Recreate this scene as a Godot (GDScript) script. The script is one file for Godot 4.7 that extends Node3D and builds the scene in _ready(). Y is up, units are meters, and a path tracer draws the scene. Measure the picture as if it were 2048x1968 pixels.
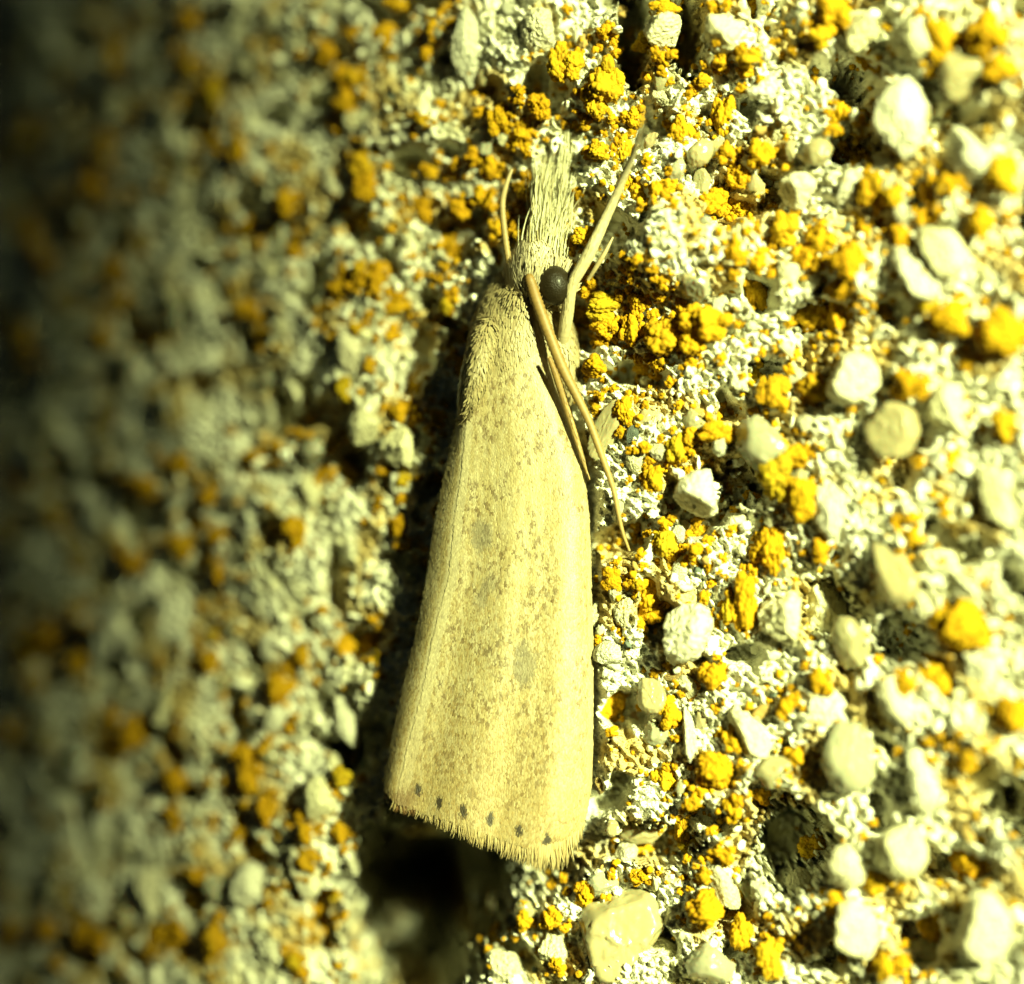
extends Node3D
# A straw-coloured moth asleep on a rough rendered wall with yellow lichen, lit from one side at night.
# Built a hundred times life size: one unit stands for one centimetre, the wall stands upright, y is up.

const FAR := 5.0            # distance of the lens from the moth
const TOWARDS_SUN := Vector3(0.50, 0.34, 0.80)

var rng := RandomNumberGenerator.new()
var n_large := FastNoiseLite.new()
var n_cell := FastNoiseLite.new()
var n_small := FastNoiseLite.new()
var n_fine := FastNoiseLite.new()
var n_tone := FastNoiseLite.new()
var n_patch := FastNoiseLite.new()
var taken := {}
var lichen_at := {}        # cells of the wall that lichen covers
var mats := {}

# ------------------------------------------------------------------ helpers
func numbered(called: String) -> String:
	var k: int = taken.get(called, 0)
	taken[called] = k + 1
	return called if k == 0 else "%s_%03d" % [called, k]

func tag(o: Node, label := "", category := "", group := "", kind := "") -> Node:
	if label: o.set_meta("label", label)
	if category: o.set_meta("category", category)
	if group: o.set_meta("group", group)
	if kind: o.set_meta("kind", kind)
	return o

func put(called: String, mesh: Mesh, material: Material, parent: Node = self) -> MeshInstance3D:
	var o := MeshInstance3D.new()
	o.name = numbered(called) if parent == self else called
	o.mesh = mesh
	o.material_override = material
	parent.add_child(o, true)
	return o

func many(called: String, mesh: Mesh, material: Material, where: Array, tints: Array, parent: Node) -> MultiMeshInstance3D:
	var mm := MultiMesh.new()
	mm.transform_format = MultiMesh.TRANSFORM_3D
	mm.use_colors = true
	mm.mesh = mesh
	mm.instance_count = where.size()
	for i in where.size():
		mm.set_instance_transform(i, where[i])
		mm.set_instance_color(i, tints[i])
	var o := MultiMeshInstance3D.new()
	o.name = called
	o.multimesh = mm
	o.material_override = material
	o.set_meta("kind", "stuff")
	parent.add_child(o, true)
	return o

func lin(r: float, g: float, b: float) -> Color:      # a real-world base colour
	return Color(r, g, b).linear_to_srgb()

func fast(kind: int, frequency: float, seed_: int, octaves := 1) -> FastNoiseLite:
	var n := FastNoiseLite.new()
	n.noise_type = kind
	n.frequency = frequency
	n.seed = seed_
	n.fractal_type = FastNoiseLite.FRACTAL_FBM if octaves > 1 else FastNoiseLite.FRACTAL_NONE
	n.fractal_octaves = octaves
	if kind == FastNoiseLite.TYPE_CELLULAR:
		n.cellular_return_type = FastNoiseLite.RETURN_DISTANCE
		n.cellular_distance_function = FastNoiseLite.DISTANCE_EUCLIDEAN
		n.cellular_jitter = 0.95
	return n

# a point that the photograph shows at (px, py), at the depth z
func spot(px: float, py: float, z: float) -> Vector3:
	var k := (FAR - z) / FAR
	return Vector3((px - 1024.0) / 1000.0 * k, (984.0 - py) / 1000.0 * k, z)

func on_wall(px: float, py: float) -> Vector3:
	var p := spot(px, py, 0.0)
	for i in 6:
		p = spot(px, py, rough(p.x, p.y))
	return p

func table(rows: Array, at: float) -> float:          # straight-line lookup in [[at, value], ...]
	if at <= rows[0][0]: return rows[0][1]
	for i in rows.size() - 1:
		if at <= rows[i + 1][0]:
			return lerpf(rows[i][1], rows[i + 1][1], (at - rows[i][0]) / (rows[i + 1][0] - rows[i][0]))
	return rows[-1][1]

func soft(a: float, b: float, x: float) -> float:
	return smoothstep(a, b, x)

# ------------------------------------------------------------------ the shape of the wall
const HOLES := [[0.338, 0.484, 0.125, 0.095, -0.075], [0.55, -0.69, 0.07, 0.085, 0.26], [-0.16, -0.80, 0.16, 0.15, 0.5], [-0.21, -0.93, 0.14, 0.15, 0.48], [0.02, -0.74, 0.12, 0.08, 0.12], [0.245, 0.93, 0.034, 0.11, 0.24], [0.345, 0.90, 0.034, 0.07, 0.22], [0.66, 0.78, 0.03, 0.05, 0.12],
	[-0.34, -0.55, 0.04, 0.035, 0.16], [-0.33, 0.06, 0.035, 0.05, 0.16], [0.66, 0.67, 0.05, 0.035, 0.14], [0.27, -0.70, 0.10, 0.04, 0.10], [0.45, 0.02, 0.04, 0.05, 0.10], [0.50, 0.24, 0.035, 0.03, 0.10],
	[0.62, -0.23, 0.05, 0.06, 0.10], [0.29, -0.28, 0.03, 0.03, 0.10], [0.75, -0.28, 0.05, 0.05, 0.12], [0.83, -0.72, 0.08, 0.03, 0.12], [0.95, -0.6, 0.06, 0.06, 0.12], [0.60, 0.34, 0.06, 0.03, 0.10]]

func bulge(x: float, y: float) -> float:
	var p := 0.15 - x
	var q := maxf(0.0, 0.9 * p + 0.22 * y + 0.05)
	var near := minf(0.0, p)
	return -0.30 * p + 0.10 * near * near - 0.26 * q * q - 0.08 * q * q * q

func under_moth(x: float, y: float) -> float:
	# 1 under the wings and body, 0 away from them
	var py := 984.0 - y * 1000.0
	var px := 1024.0 + x * 1000.0
	var a := table([[560.0, 1000.0], [760.0, 925.0], [1150.0, 850.0], [1580.0, 760.0]], py)
	var b := table([[560.0, 1120.0], [760.0, 1110.0], [940.0, 1170.0], [1700.0, 1190.0]], py)
	return soft(a - 5.0, a + 40.0, px) * (1.0 - soft(b - 15.0, b + 35.0, px)) * soft(480.0, 560.0, py) * (1.0 - soft(1690.0, 1760.0, py))

func rough(x: float, y: float) -> float:
	var under := under_moth(x, y)
	var keep := 1.0 - 0.75 * under
	var wx := x + 0.02 * n_small.get_noise_2d(x + 7.0, y)
	var wy := y + 0.02 * n_small.get_noise_2d(x, y + 9.0)
	var big := n_large.get_noise_2d(x, y)
	var c := -n_cell.get_noise_2d(wx, wy)                     # 1 at a grain's middle, about 0 at its edge
	var s := -n_small.get_noise_2d(wx * 1.0, wy)
	var f := n_fine.get_noise_2d(x, y)
	var patch := n_patch.get_noise_2d(x, y)
	var z := 0.040 * big + 0.034 * (c - 0.5) + 0.018 * s + 0.015 * f
	z *= 0.5 + 0.5 * soft(-0.9, -0.25, x)
	z -= 0.09 * soft(0.3, 0.6, patch)                        # crumbled hollows
	for h in HOLES:
		var dx: float = (x - h[0]) / h[2]
		var dy: float = (y - h[1]) / h[3]
		var d := dx * dx + dy * dy
		if d < 3.0:
			z -= h[4] * (1.0 - soft(0.25, 1.6, d + 0.5 * f + 0.4 * (c - 0.5)))
	return bulge(x, y) + z * keep - 0.04 * under

func wall_normal(x: float, y: float) -> Vector3:
	var e := 0.012
	return Vector3(rough(x - e, y) - rough(x + e, y), rough(x, y - e) - rough(x, y + e), 2.0 * e).normalized()

# ------------------------------------------------------------------ small shapes
func ball(level: int) -> Array:                        # icosphere: [points, triangles]
	var g := (1.0 + sqrt(5.0)) / 2.0
	var pts := []
	for s in [-1.0, 1.0]:
		for t in [-g, g]:
			pts.append(Vector3(0, s, t).normalized())
			pts.append(Vector3(s, t, 0).normalized())
			pts.append(Vector3(t, 0, s).normalized())
	var edge: float = 2.0 / sqrt(1.0 + g * g) * 1.01
	var tris := []
	for i in 12:
		for j in range(i + 1, 12):
			for k in range(j + 1, 12):
				if pts[i].distance_to(pts[j]) < edge and pts[j].distance_to(pts[k]) < edge and pts[i].distance_to(pts[k]) < edge:
					tris.append([i, j, k] if (pts[j] - pts[i]).cross(pts[k] - pts[i]).dot(pts[i]) < 0.0 else [i, k, j])
	for l in level:
		var mid := {}
		var next := []
		for t in tris:
			var m := []
			for e in 3:
				var a: int = t[e]
				var b: int = t[(e + 1) % 3]
				var key := mini(a, b) * 100000 + maxi(a, b)
				if not mid.has(key):
					mid[key] = pts.size()
					pts.append(((pts[a] + pts[b]) * 0.5).normalized())
				m.append(mid[key])
			next.append([t[0], m[0], m[2]])
			next.append([t[1], m[1], m[0]])
			next.append([t[2], m[2], m[1]])
			next.append(m)
		tris = next
	return [pts, tris]

func grown(shape: Array, points: Array, st: SurfaceTool, first: int, tints: Array = []) -> int:
	for i in points.size():
		if tints.size(): st.set_color(tints[i])
		st.set_smooth_group(0)
		st.add_vertex(points[i])
	for t in shape[1]:
		for k in t: st.add_index(first + k)
	return first + points.size()

func tube(path: Array, radii: Array, sides: int, st: SurfaceTool, first: int, ring := 0.0, flat := 1.0, tints: Array = []) -> int:
	var n := path.size()
	for i in n:
		var d: Vector3 = (path[mini(i + 1, n - 1)] - path[maxi(i - 1, 0)]).normalized()
		var a := d.cross(Vector3(0, 0, 1)).normalized()
		var b := d.cross(a).normalized()
		var r: float = radii[i] * (1.0 + ring * (1.0 if i % 2 == 0 else -1.0))
		for k in sides:
			var w := TAU * k / sides
			if tints.size(): st.set_color(tints[i])
			st.add_vertex(path[i] + a * cos(w) * r + b * sin(w) * r * flat)
	for i in n - 1:
		for k in sides:
			var p := first + i * sides + k
			var q := first + i * sides + (k + 1) % sides
			st.add_index(p); st.add_index(q); st.add_index(p + sides)
			st.add_index(q); st.add_index(q + sides); st.add_index(p + sides)
	return first + n * sides

func smoothed(pts: Array, steps: int) -> Array:        # Catmull-Rom through [Vector3 or float]
	var out := []
	for i in pts.size() - 1:
		var a = pts[maxi(i - 1, 0)]
		var b = pts[i]
		var c = pts[i + 1]
		var d = pts[mini(i + 2, pts.size() - 1)]
		for k in steps:
			var t := float(k) / steps
			out.append(0.5 * ((2.0 * b) + (c - a) * t + (2.0 * a - 5.0 * b + 4.0 * c - d) * t * t + (3.0 * b - a - 3.0 * c + d) * t * t * t))
	out.append(pts[-1])
	return out

func grain_mesh(level: int, seed_: int, facets: int, bump: float, rind := -9.0, crust_tint := Color(1.45, 1.48, 1.75)) -> ArrayMesh:
	# a broken sand grain: a ball cut by planes, corners worn round
	var r := RandomNumberGenerator.new()
	r.seed = seed_
	var planes := []
	for i in facets:
		var v := Vector3(r.randfn(), r.randfn(), r.randfn()).normalized()
		planes.append([v, r.randf_range(0.50, 0.88)])
	var nz := fast(FastNoiseLite.TYPE_SIMPLEX, 2.2, seed_ + 5, 3)
	var shape := ball(level)
	var pts := []
	var tints := []
	for p in shape[0]:
		var m := 1.0
		for pl in planes:
			var c: float = p.dot(pl[0])
			if c > 0.05: m = minf(m, pl[1] / c)
		# a rind of lime sticks to some of its faces
		var crust := soft(rind - 0.12, rind + 0.12, nz.get_noise_3dv(p * 0.8 + Vector3(4, 4, 4))) if rind > -5.0 else 0.0
		pts.append(p * (m + bump * nz.get_noise_3dv(p) + 0.05 * crust * (1.0 + nz.get_noise_3dv(p * 4.0))))
		if rind > -5.0: tints.append(Color(1, 1, 1).lerp(crust_tint, crust))
	var st := SurfaceTool.new()
	st.begin(Mesh.PRIMITIVE_TRIANGLES)
	grown(shape, pts, st, 0, tints)
	st.generate_normals()
	return st.commit()

func lichen_mesh(seed_: int, lumps: int, level: int) -> ArrayMesh:
	# a cauliflower of granules on a cushion
	var r := RandomNumberGenerator.new()
	r.seed = seed_
	var cell := fast(FastNoiseLite.TYPE_CELLULAR, 4.6, seed_ + 1)
	var fine := fast(FastNoiseLite.TYPE_SIMPLEX, 5.0, seed_ + 2, 2)
	var low := fast(FastNoiseLite.TYPE_SIMPLEX, 1.1, seed_ + 3)
	var shape := ball(level)
	var st := SurfaceTool.new()
	st.begin(Mesh.PRIMITIVE_TRIANGLES)
	var first := 0
	for l in lumps:
		var w := TAU * l / lumps + r.randf_range(-0.4, 0.4)
		var reach := 0.0 if l == 0 else r.randf_range(0.35, 0.72)
		var size := r.randf_range(0.5, 0.66) if l == 0 else r.randf_range(0.26, 0.46)
		var mid := Vector3(cos(w) * reach, sin(w) * reach, r.randf_range(-0.05, 0.25) - 0.25 * reach)
		var pts := []
		var tints := []
		for p in shape[0]:
			var at: Vector3 = p * size + mid
			var c := -cell.get_noise_3dv(at * (1.0 if level > 2 else 0.8))
			var grow := 0.78 + 0.42 * c + 0.10 * fine.get_noise_3dv(at * 2.0) + 0.22 * low.get_noise_3dv(at)
			pts.append(p * size * grow + mid)
			var k := 1.0 + 0.22 * fine.get_noise_3dv(at + Vector3(3, 1, 2))
			var warm := 0.5 + 0.5 * low.get_noise_3dv(at * 1.6 + Vector3(9, 0, 0))
			tints.append(Color(k, k * lerpf(0.86, 1.1, warm), k, 1.0))
		first = grown(shape, pts, st, first, tints)
	st.generate_normals()
	return st.commit()

# ------------------------------------------------------------------ materials
func noise_map(n: FastNoiseLite, size: int, normal := false, strength := 4.0, ramp: Gradient = null) -> NoiseTexture2D:
	var t := NoiseTexture2D.new()
	t.width = size
	t.height = size
	t.seamless = true
	t.noise = n
	t.as_normal_map = normal
	t.bump_strength = strength
	if ramp: t.color_ramp = ramp
	return t

func surface(key: String, color: Color, rough_: float, tinted := true) -> StandardMaterial3D:
	var m := StandardMaterial3D.new()
	m.resource_name = key
	m.albedo_color = color
	m.roughness = rough_
	m.vertex_color_use_as_albedo = tinted
	mats[key] = m
	return m

func materials() -> void:
	var mortar := surface("mortar", Color.WHITE, 0.95)
	mortar.metallic_specular = 0.3
	mortar.heightmap_enabled = true
	mortar.heightmap_texture = noise_map(fast(FastNoiseLite.TYPE_SIMPLEX, 0.03, 41, 4), 512)
	mortar.heightmap_scale = 1.6
	mortar.uv1_triplanar = true
	mortar.uv1_scale = Vector3(3.1, 3.1, 3.1)
	var grain := surface("sand_grain", Color.WHITE, 0.55)
	grain.subsurf_scatter_enabled = true
	grain.subsurf_scatter_strength = 0.35
	grain.heightmap_enabled = true
	grain.heightmap_texture = noise_map(fast(FastNoiseLite.TYPE_SIMPLEX, 0.02, 43, 4), 256)
	grain.heightmap_scale = 0.9
	grain.uv1_triplanar = true
	grain.uv1_scale = Vector3(0.7, 0.7, 0.7)
	var crumb := surface("crumb", Color.WHITE, 0.85)
	crumb.metallic_specular = 0.35
	var lichen := surface("lichen", Color.WHITE, 0.9)
	lichen.metallic_specular = 0.25
	var wing := surface("wing", lin(0.545, 0.505, 0.53), 0.6)
	wing.metallic_specular = 0.4
	var flake := surface("wing_scale", lin(0.545, 0.505, 0.53), 0.5)
	flake.metallic_specular = 0.5
	flake.backlight_enabled = true
	flake.backlight = Color(0.25, 0.25, 0.25)
	var hair := surface("hair", lin(0.545, 0.505, 0.53), 0.55)
	hair.backlight_enabled = true
	hair.backlight = Color(0.35, 0.35, 0.35)
	var palp := surface("palp_hair", lin(0.82, 0.82, 0.82), 0.55)
	palp.backlight_enabled = true
	palp.backlight = Color(0.7, 0.7, 0.7)
	var eye := surface("eye", lin(0.013, 0.009, 0.003), 0.5, false)
	eye.metallic_specular = 0.3
	eye.clearcoat_enabled = true
	eye.clearcoat = 0.12
	eye.clearcoat_roughness = 0.25
	eye.heightmap_enabled = true
	eye.heightmap_texture = noise_map(fast(FastNoiseLite.TYPE_CELLULAR, 0.09, 44), 256)
	eye.heightmap_scale = 0.11
	eye.uv1_triplanar = true
	eye.uv1_scale = Vector3(14, 14, 14)

# ------------------------------------------------------------------ the wall
func wall_tint(x: float, y: float, z_over: float) -> Color:
	var t := n_tone.get_noise_2d(x, y)
	var u := n_tone.get_noise_2d(x * 4.0 + 5.0, y * 4.0)
	var c := Color(0.78, 0.76, 0.62).lerp(Color(0.62, 0.59, 0.42), soft(-0.1, 0.5, t))
	c = c.lerp(Color(0.48, 0.48, 0.36), 0.5 * soft(0.1, 0.5, u))
	var stain := n_patch.get_noise_2d(x + 3.3, y - 1.7)
	c = c.lerp(Color(0.46, 0.31, 0.06), 0.75 * soft(0.12, 0.45, stain))
	return c

func build_wall() -> MeshInstance3D:
	var step := 0.0042
	var xs := []
	var x := -3.0
	while x < 2.2:
		xs.append(x)
		x += step if x > -1.5 and x < 1.12 else 0.04
	var ys := []
	var y := -2.2
	while y < 2.2:
		ys.append(y)
		y += step if y > -1.25 and y < 1.25 else 0.04
	var nx := xs.size()
	var ny := ys.size()
	var v := PackedVector3Array()
	var nn := PackedVector3Array()
	var cc := PackedColorArray()
	var ii := PackedInt32Array()
	v.resize(nx * ny)
	nn.resize(nx * ny)
	cc.resize(nx * ny)
	for j in ny:
		for i in nx:
			var z := rough(xs[i], ys[j])
			v[j * nx + i] = Vector3(xs[i], ys[j], z)
			cc[j * nx + i] = wall_tint(xs[i], ys[j], z)
	for j in ny:
		for i in nx:
			var a := v[j * nx + mini(i + 1, nx - 1)] - v[j * nx + maxi(i - 1, 0)]
			var b := v[mini(j + 1, ny - 1) * nx + i] - v[maxi(j - 1, 0) * nx + i]
			nn[j * nx + i] = a.cross(b).normalized()
	ii.resize((nx - 1) * (ny - 1) * 6)
	var k := 0
	for j in ny - 1:
		for i in nx - 1:
			var p := j * nx + i
			ii[k] = p; ii[k + 1] = p + nx; ii[k + 2] = p + 1
			ii[k + 3] = p + 1; ii[k + 4] = p + nx; ii[k + 5] = p + nx + 1
			k += 6
	var arrays := []
	arrays.resize(Mesh.ARRAY_MAX)
	arrays[Mesh.ARRAY_VERTEX] = v
	arrays[Mesh.ARRAY_NORMAL] = nn
	arrays[Mesh.ARRAY_COLOR] = cc
	arrays[Mesh.ARRAY_INDEX] = ii
	var mesh := ArrayMesh.new()
	mesh.add_surface_from_arrays(Mesh.PRIMITIVE_TRIANGLES, arrays)
	var w := put("wall", mesh, mats.mortar)
	tag(w, "rough pale rendered wall of lime and sand grains", "", "", "structure")
	return w

const WHITE := Color(0.78, 0.76, 0.61)
const TAN := Color(0.52, 0.49, 0.31)
const GREY := Color(0.46, 0.46, 0.35)
const DARK := Color(0.10, 0.12, 0.10)
const BROWN := Color(0.30, 0.20, 0.06)
const ROSE := Color(0.60, 0.40, 0.20)

# the grains that stand out: x and y in the photograph, width, height, turn in degrees, colour
var GRAINS := [[1922, 155, 88, 92, 0, TAN], [1820, 77, 92, 92, 20, WHITE], [1718, 61, 92, 100, 0, WHITE], [1596, 41, 52, 52, 0, TAN], [1853, 220, 42, 48, 0, TAN], [1796, 244, 110, 180, -8, WHITE],
	[1356, 342, 42, 52, 0, TAN], [1400, 301, 50, 66, -20, TAN], [1637, 309, 55, 60, 0, GREY], [1584, 305, 36, 46, 10, TAN], [1535, 183, 120, 92, 0, WHITE], [1596, 383, 92, 80, 0, WHITE], [1510, 370, 36, 52, 0, TAN], [1694, 379, 66, 88, -25, WHITE],
	[1584, 558, 56, 105, 25, WHITE], [1213, 860, 50, 120, -25, TAN], [1265, 871, 26, 38, 0, DARK], [1388, 845, 46, 58, 0, TAN], [1477, 756, 58, 100, 0, WHITE], [1522, 894, 112, 118, 35, TAN], [1466, 1046, 74, 72, 0, WHITE], [1400, 990, 108, 112, 0, WHITE],
	[1392, 983, 56, 36, -30, TAN], [1247, 1225, 52, 72, 0, WHITE], [1370, 1265, 108, 135, -30, WHITE], [1301, 1392, 56, 70, 30, GREY], [1269, 1434, 30, 28, 0, ROSE], [1310, 1466, 52, 52, 0, GREY], [1406, 1443, 48, 52, 0, GREY], [1379, 1470, 38, 125, 10, WHITE],
	[1498, 1475, 78, 145, 25, WHITE], [1548, 1544, 72, 56, 20, GREY], [1695, 1511, 108, 130, 5, TAN], [1580, 1621, 46, 36, 0, DARK], [1292, 1658, 100, 62, 8, GREY], [1200, 1566, 28, 46, -20, BROWN], [1237, 1850, 165, 205, 12, TAN], [1443, 1772, 54, 130, 30, WHITE],
	[1700, 1860, 112, 132, 0, WHITE], [1690, 1735, 88, 96, 0, WHITE], [1352, 1347, 60, 30, 8, BROWN], [1562, 1241, 120, 130, 0, WHITE], [1704, 1292, 66, 118, 20, GREY], [757, 475, 80, 98, 0, GREY], [800, 900, 92, 100, 0, WHITE], [810, 965, 70, 70, 0, WHITE],
	[1195, 1700, 40, 60, 0, WHITE], [1240, 1230, 30, 40, 0, WHITE], [1250, 1705, 55, 60, 0, WHITE], [1205, 1770, 60, 50, 0, GREY], [1232, 1180, 44, 60, 0, WHITE], [1190, 1225, 34, 66, 0, WHITE], [1220, 1310, 70, 60, 0, WHITE], [1880, 500, 110, 130, 20, WHITE],
	[1830, 560, 80, 150, 30, WHITE], [1935, 310, 90, 130, 30, WHITE], [1700, 760, 120, 110, 0, WHITE], [1660, 1010, 70, 140, 0, WHITE], [1780, 860, 100, 110, 0, GREY], [1900, 830, 90, 140, 10, WHITE], [1640, 1210, 130, 160, 0, WHITE], [1780, 1140, 120, 150, 20, GREY],
	[1990, 1000, 90, 150, 15, WHITE], [1880, 1100, 80, 120, 0, WHITE], [1660, 1420, 110, 100, 20, WHITE], [1790, 1390, 80, 130, 15, WHITE], [1960, 1340, 90, 120, 0, WHITE], [1840, 1560, 90, 140, 10, WHITE], [1960, 1560, 80, 120, 0, WHITE], [1800, 1700, 110, 120, 0, WHITE],
	[1960, 1850, 120, 150, 0, WHITE], [1850, 1920, 110, 100, 0, GREY], [1600, 1780, 70, 110, 20, WHITE], [1330, 1900, 100, 80, 0, WHITE], [1420, 1930, 90, 90, 0, GREY], [1110, 1900, 80, 100, 0, WHITE], [1010, 1930, 90, 80, 0, WHITE], 
	[735, 855, 80, 90, 0, WHITE], [620, 985, 60, 80, 0, WHITE], [545, 1290, 60, 100, 0, WHITE], [560, 1450, 70, 110, 0, WHITE], [690, 1440, 50, 130, 12, WHITE], [640, 1600, 80, 110, 0, WHITE], [500, 1780, 80, 120, 0, WHITE], [330, 1420, 50, 110, 0, WHITE],
	[610, 1740, 70, 120, 15, WHITE], [300, 1800, 70, 140, 0, WHITE], [700, 700, 60, 100, 15, WHITE], [560, 480, 50, 80, 0, GREY], [930, 100, 60, 170, -5, WHITE], [1080, 60, 80, 90, 0, WHITE], [1330, 60, 110, 80, 0, WHITE], [1450, 60, 90, 100, 15, WHITE]]

func lay_grain(px: float, py: float, w: float, h: float, turn: float, c: Color, wall: Node, sunk := 0.40) -> void:
	if minf(w, h) > 90.0: sunk = 0.12 if c == TAN else 0.22
	var p := on_wall(px, py)
	var k := (FAR - p.z) / FAR / 1000.0
	var lean := Basis(Quaternion(Vector3(0, 0, 1), wall_normal(p.x, p.y).slerp(Vector3(0, 0, 1), 0.4)))
	var deep := minf(w, h) * rng.randf_range(0.75, 1.0)
	if c == WHITE:
		w *= 0.86
		h *= 0.86
	var b := lean * Basis(Vector3(0, 0, 1), deg_to_rad(turn)) * Basis.from_scale(Vector3(w, h, deep) * 0.54 * k)
	var o := put("sand_grain", mats.smooth_shapes[rng.randi() % 8] if c == TAN or c == GREY else mats.grain_shapes[rng.randi() % 30], mats[("quartz" if c == TAN or c == GREY else "grain") + str(rng.randi() % 3)] if c in [WHITE, TAN, GREY] else mats[{DARK: "dark", BROWN: "brown", ROSE: "rose"}[c]], wall)
	# the wall stands untransformed at the origin, so its grains are placed in the same coordinates
	o.transform = Transform3D(b * Basis(Vector3(0, 0, 1), rng.randi_range(0, 1) * PI), p + Vector3(0, 0, deep * 0.50 * k * (1.0 - 2.2 * sunk)))

func tinted_grain(key: String, c: Color, rough_: float, sss: float) -> void:
	var m: StandardMaterial3D = mats.sand_grain.duplicate()
	m.resource_name = key
	m.albedo_color = lin(c.r, c.g, c.b)
	m.roughness = rough_
	m.subsurf_scatter_enabled = sss > 0.0
	m.subsurf_scatter_strength = sss
	mats[key] = m

func build_grains(wall: Node) -> void:
	var shapes := []
	for i in 30: shapes.append(grain_mesh(4, 100 + i, 5 + i % 6, 0.06, [0.35, -0.02, -0.35][i % 3]))
	mats.grain_shapes = shapes
	var smooth := []
	for i in 8: smooth.append(grain_mesh(4, 220 + i, 5 + i % 4, 0.025, [0.12, 0.3][i % 2], Color(2.3, 2.4, 3.2)))
	mats.smooth_shapes = smooth
	for i in 3:
		tinted_grain("grain%d" % i, [Color(0.56, 0.52, 0.36), Color(0.54, 0.52, 0.40), Color(0.58, 0.54, 0.34)][i], 0.45, 0.0)
		tinted_grain("quartz%d" % i, [Color(0.24, 0.215, 0.12), Color(0.25, 0.24, 0.165), Color(0.28, 0.24, 0.13)][i], 0.25, 0.35)
		mats["quartz%d" % i].heightmap_enabled = false
	tinted_grain("dark", DARK, 0.5, 0.0)
	tinted_grain("brown", BROWN, 0.6, 0.1)
	tinted_grain("rose", ROSE, 0.5, 0.3)
	for g in GRAINS: lay_grain(g[0], g[1], g[2], g[3], g[4], g[5], wall)
	var n := GRAINS.size()
	var tries := 0
	while n < 295 and tries < 4000:
		tries += 1
		var px := rng.randf_range(40.0, 2040.0)
		var py := rng.randf_range(10.0, 1960.0)
		var clear := true
		for g in GRAINS:
			if absf(px - g[0]) < g[2] * 0.55 and absf(py - g[1]) < g[3] * 0.55: clear = false
		if Vector2(px - 800.0, py - 1820.0).length() < 170.0: continue
		if not clear or under_moth((px - 1024.0) / 1000.0, (984.0 - py) / 1000.0) > 0.02: continue
		var d := rng.randf_range(24.0, 58.0)
		var c: Color = WHITE if rng.randf() < 0.62 else (TAN if rng.randf() < 0.55 else GREY)
		lay_grain(px, py, d * rng.randf_range(0.7, 1.0), d * rng.randf_range(0.9, 1.5), rng.randf_range(-40.0, 40.0), c, wall, 0.5)
		n += 1

func build_crumbs(wall: Node) -> void:
	# crumbs of lime and fine sand between them
	var fine := [grain_mesh(2, 301, 7, 0.35), grain_mesh(2, 302, 5, 0.3), grain_mesh(2, 303, 6, 0.45)]
	for f in 3:
		var where := []
		var tints := []
		for i in 2600:
			var x := rng.randf_range(-1.45, 1.1)
			var y := rng.randf_range(-1.2, 1.2)
			if under_moth(x, y) > 0.5: continue
			if lichen_at.has(Vector2i(floori(x / 0.012), floori(y / 0.012))): continue
			if x < -0.35 and rng.randf() < 0.6: continue
			var s := 0.003 + 0.011 * pow(rng.randf(), 2.8)
			var z := rough(x, y)
			var b := Basis.from_euler(Vector3(rng.randf() * TAU, rng.randf() * TAU, rng.randf() * TAU)) * Basis.from_scale(Vector3(s, s * rng.randf_range(0.7, 1.9), s * rng.randf_range(0.4, 1.0)))
			where.append(Transform3D(b, Vector3(x, y, z + s * 0.1)))
			var r := rng.randf()
			var c: Color = WHITE if r < 0.66 else (TAN if r < 0.80 else (GREY if r < 0.93 else (BROWN if r < 0.97 else DARK)))
			tints.append(c * rng.randf_range(0.85, 1.08))
		many("lime_crumbs", fine[f], mats.crumb, where, tints, wall)

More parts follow.
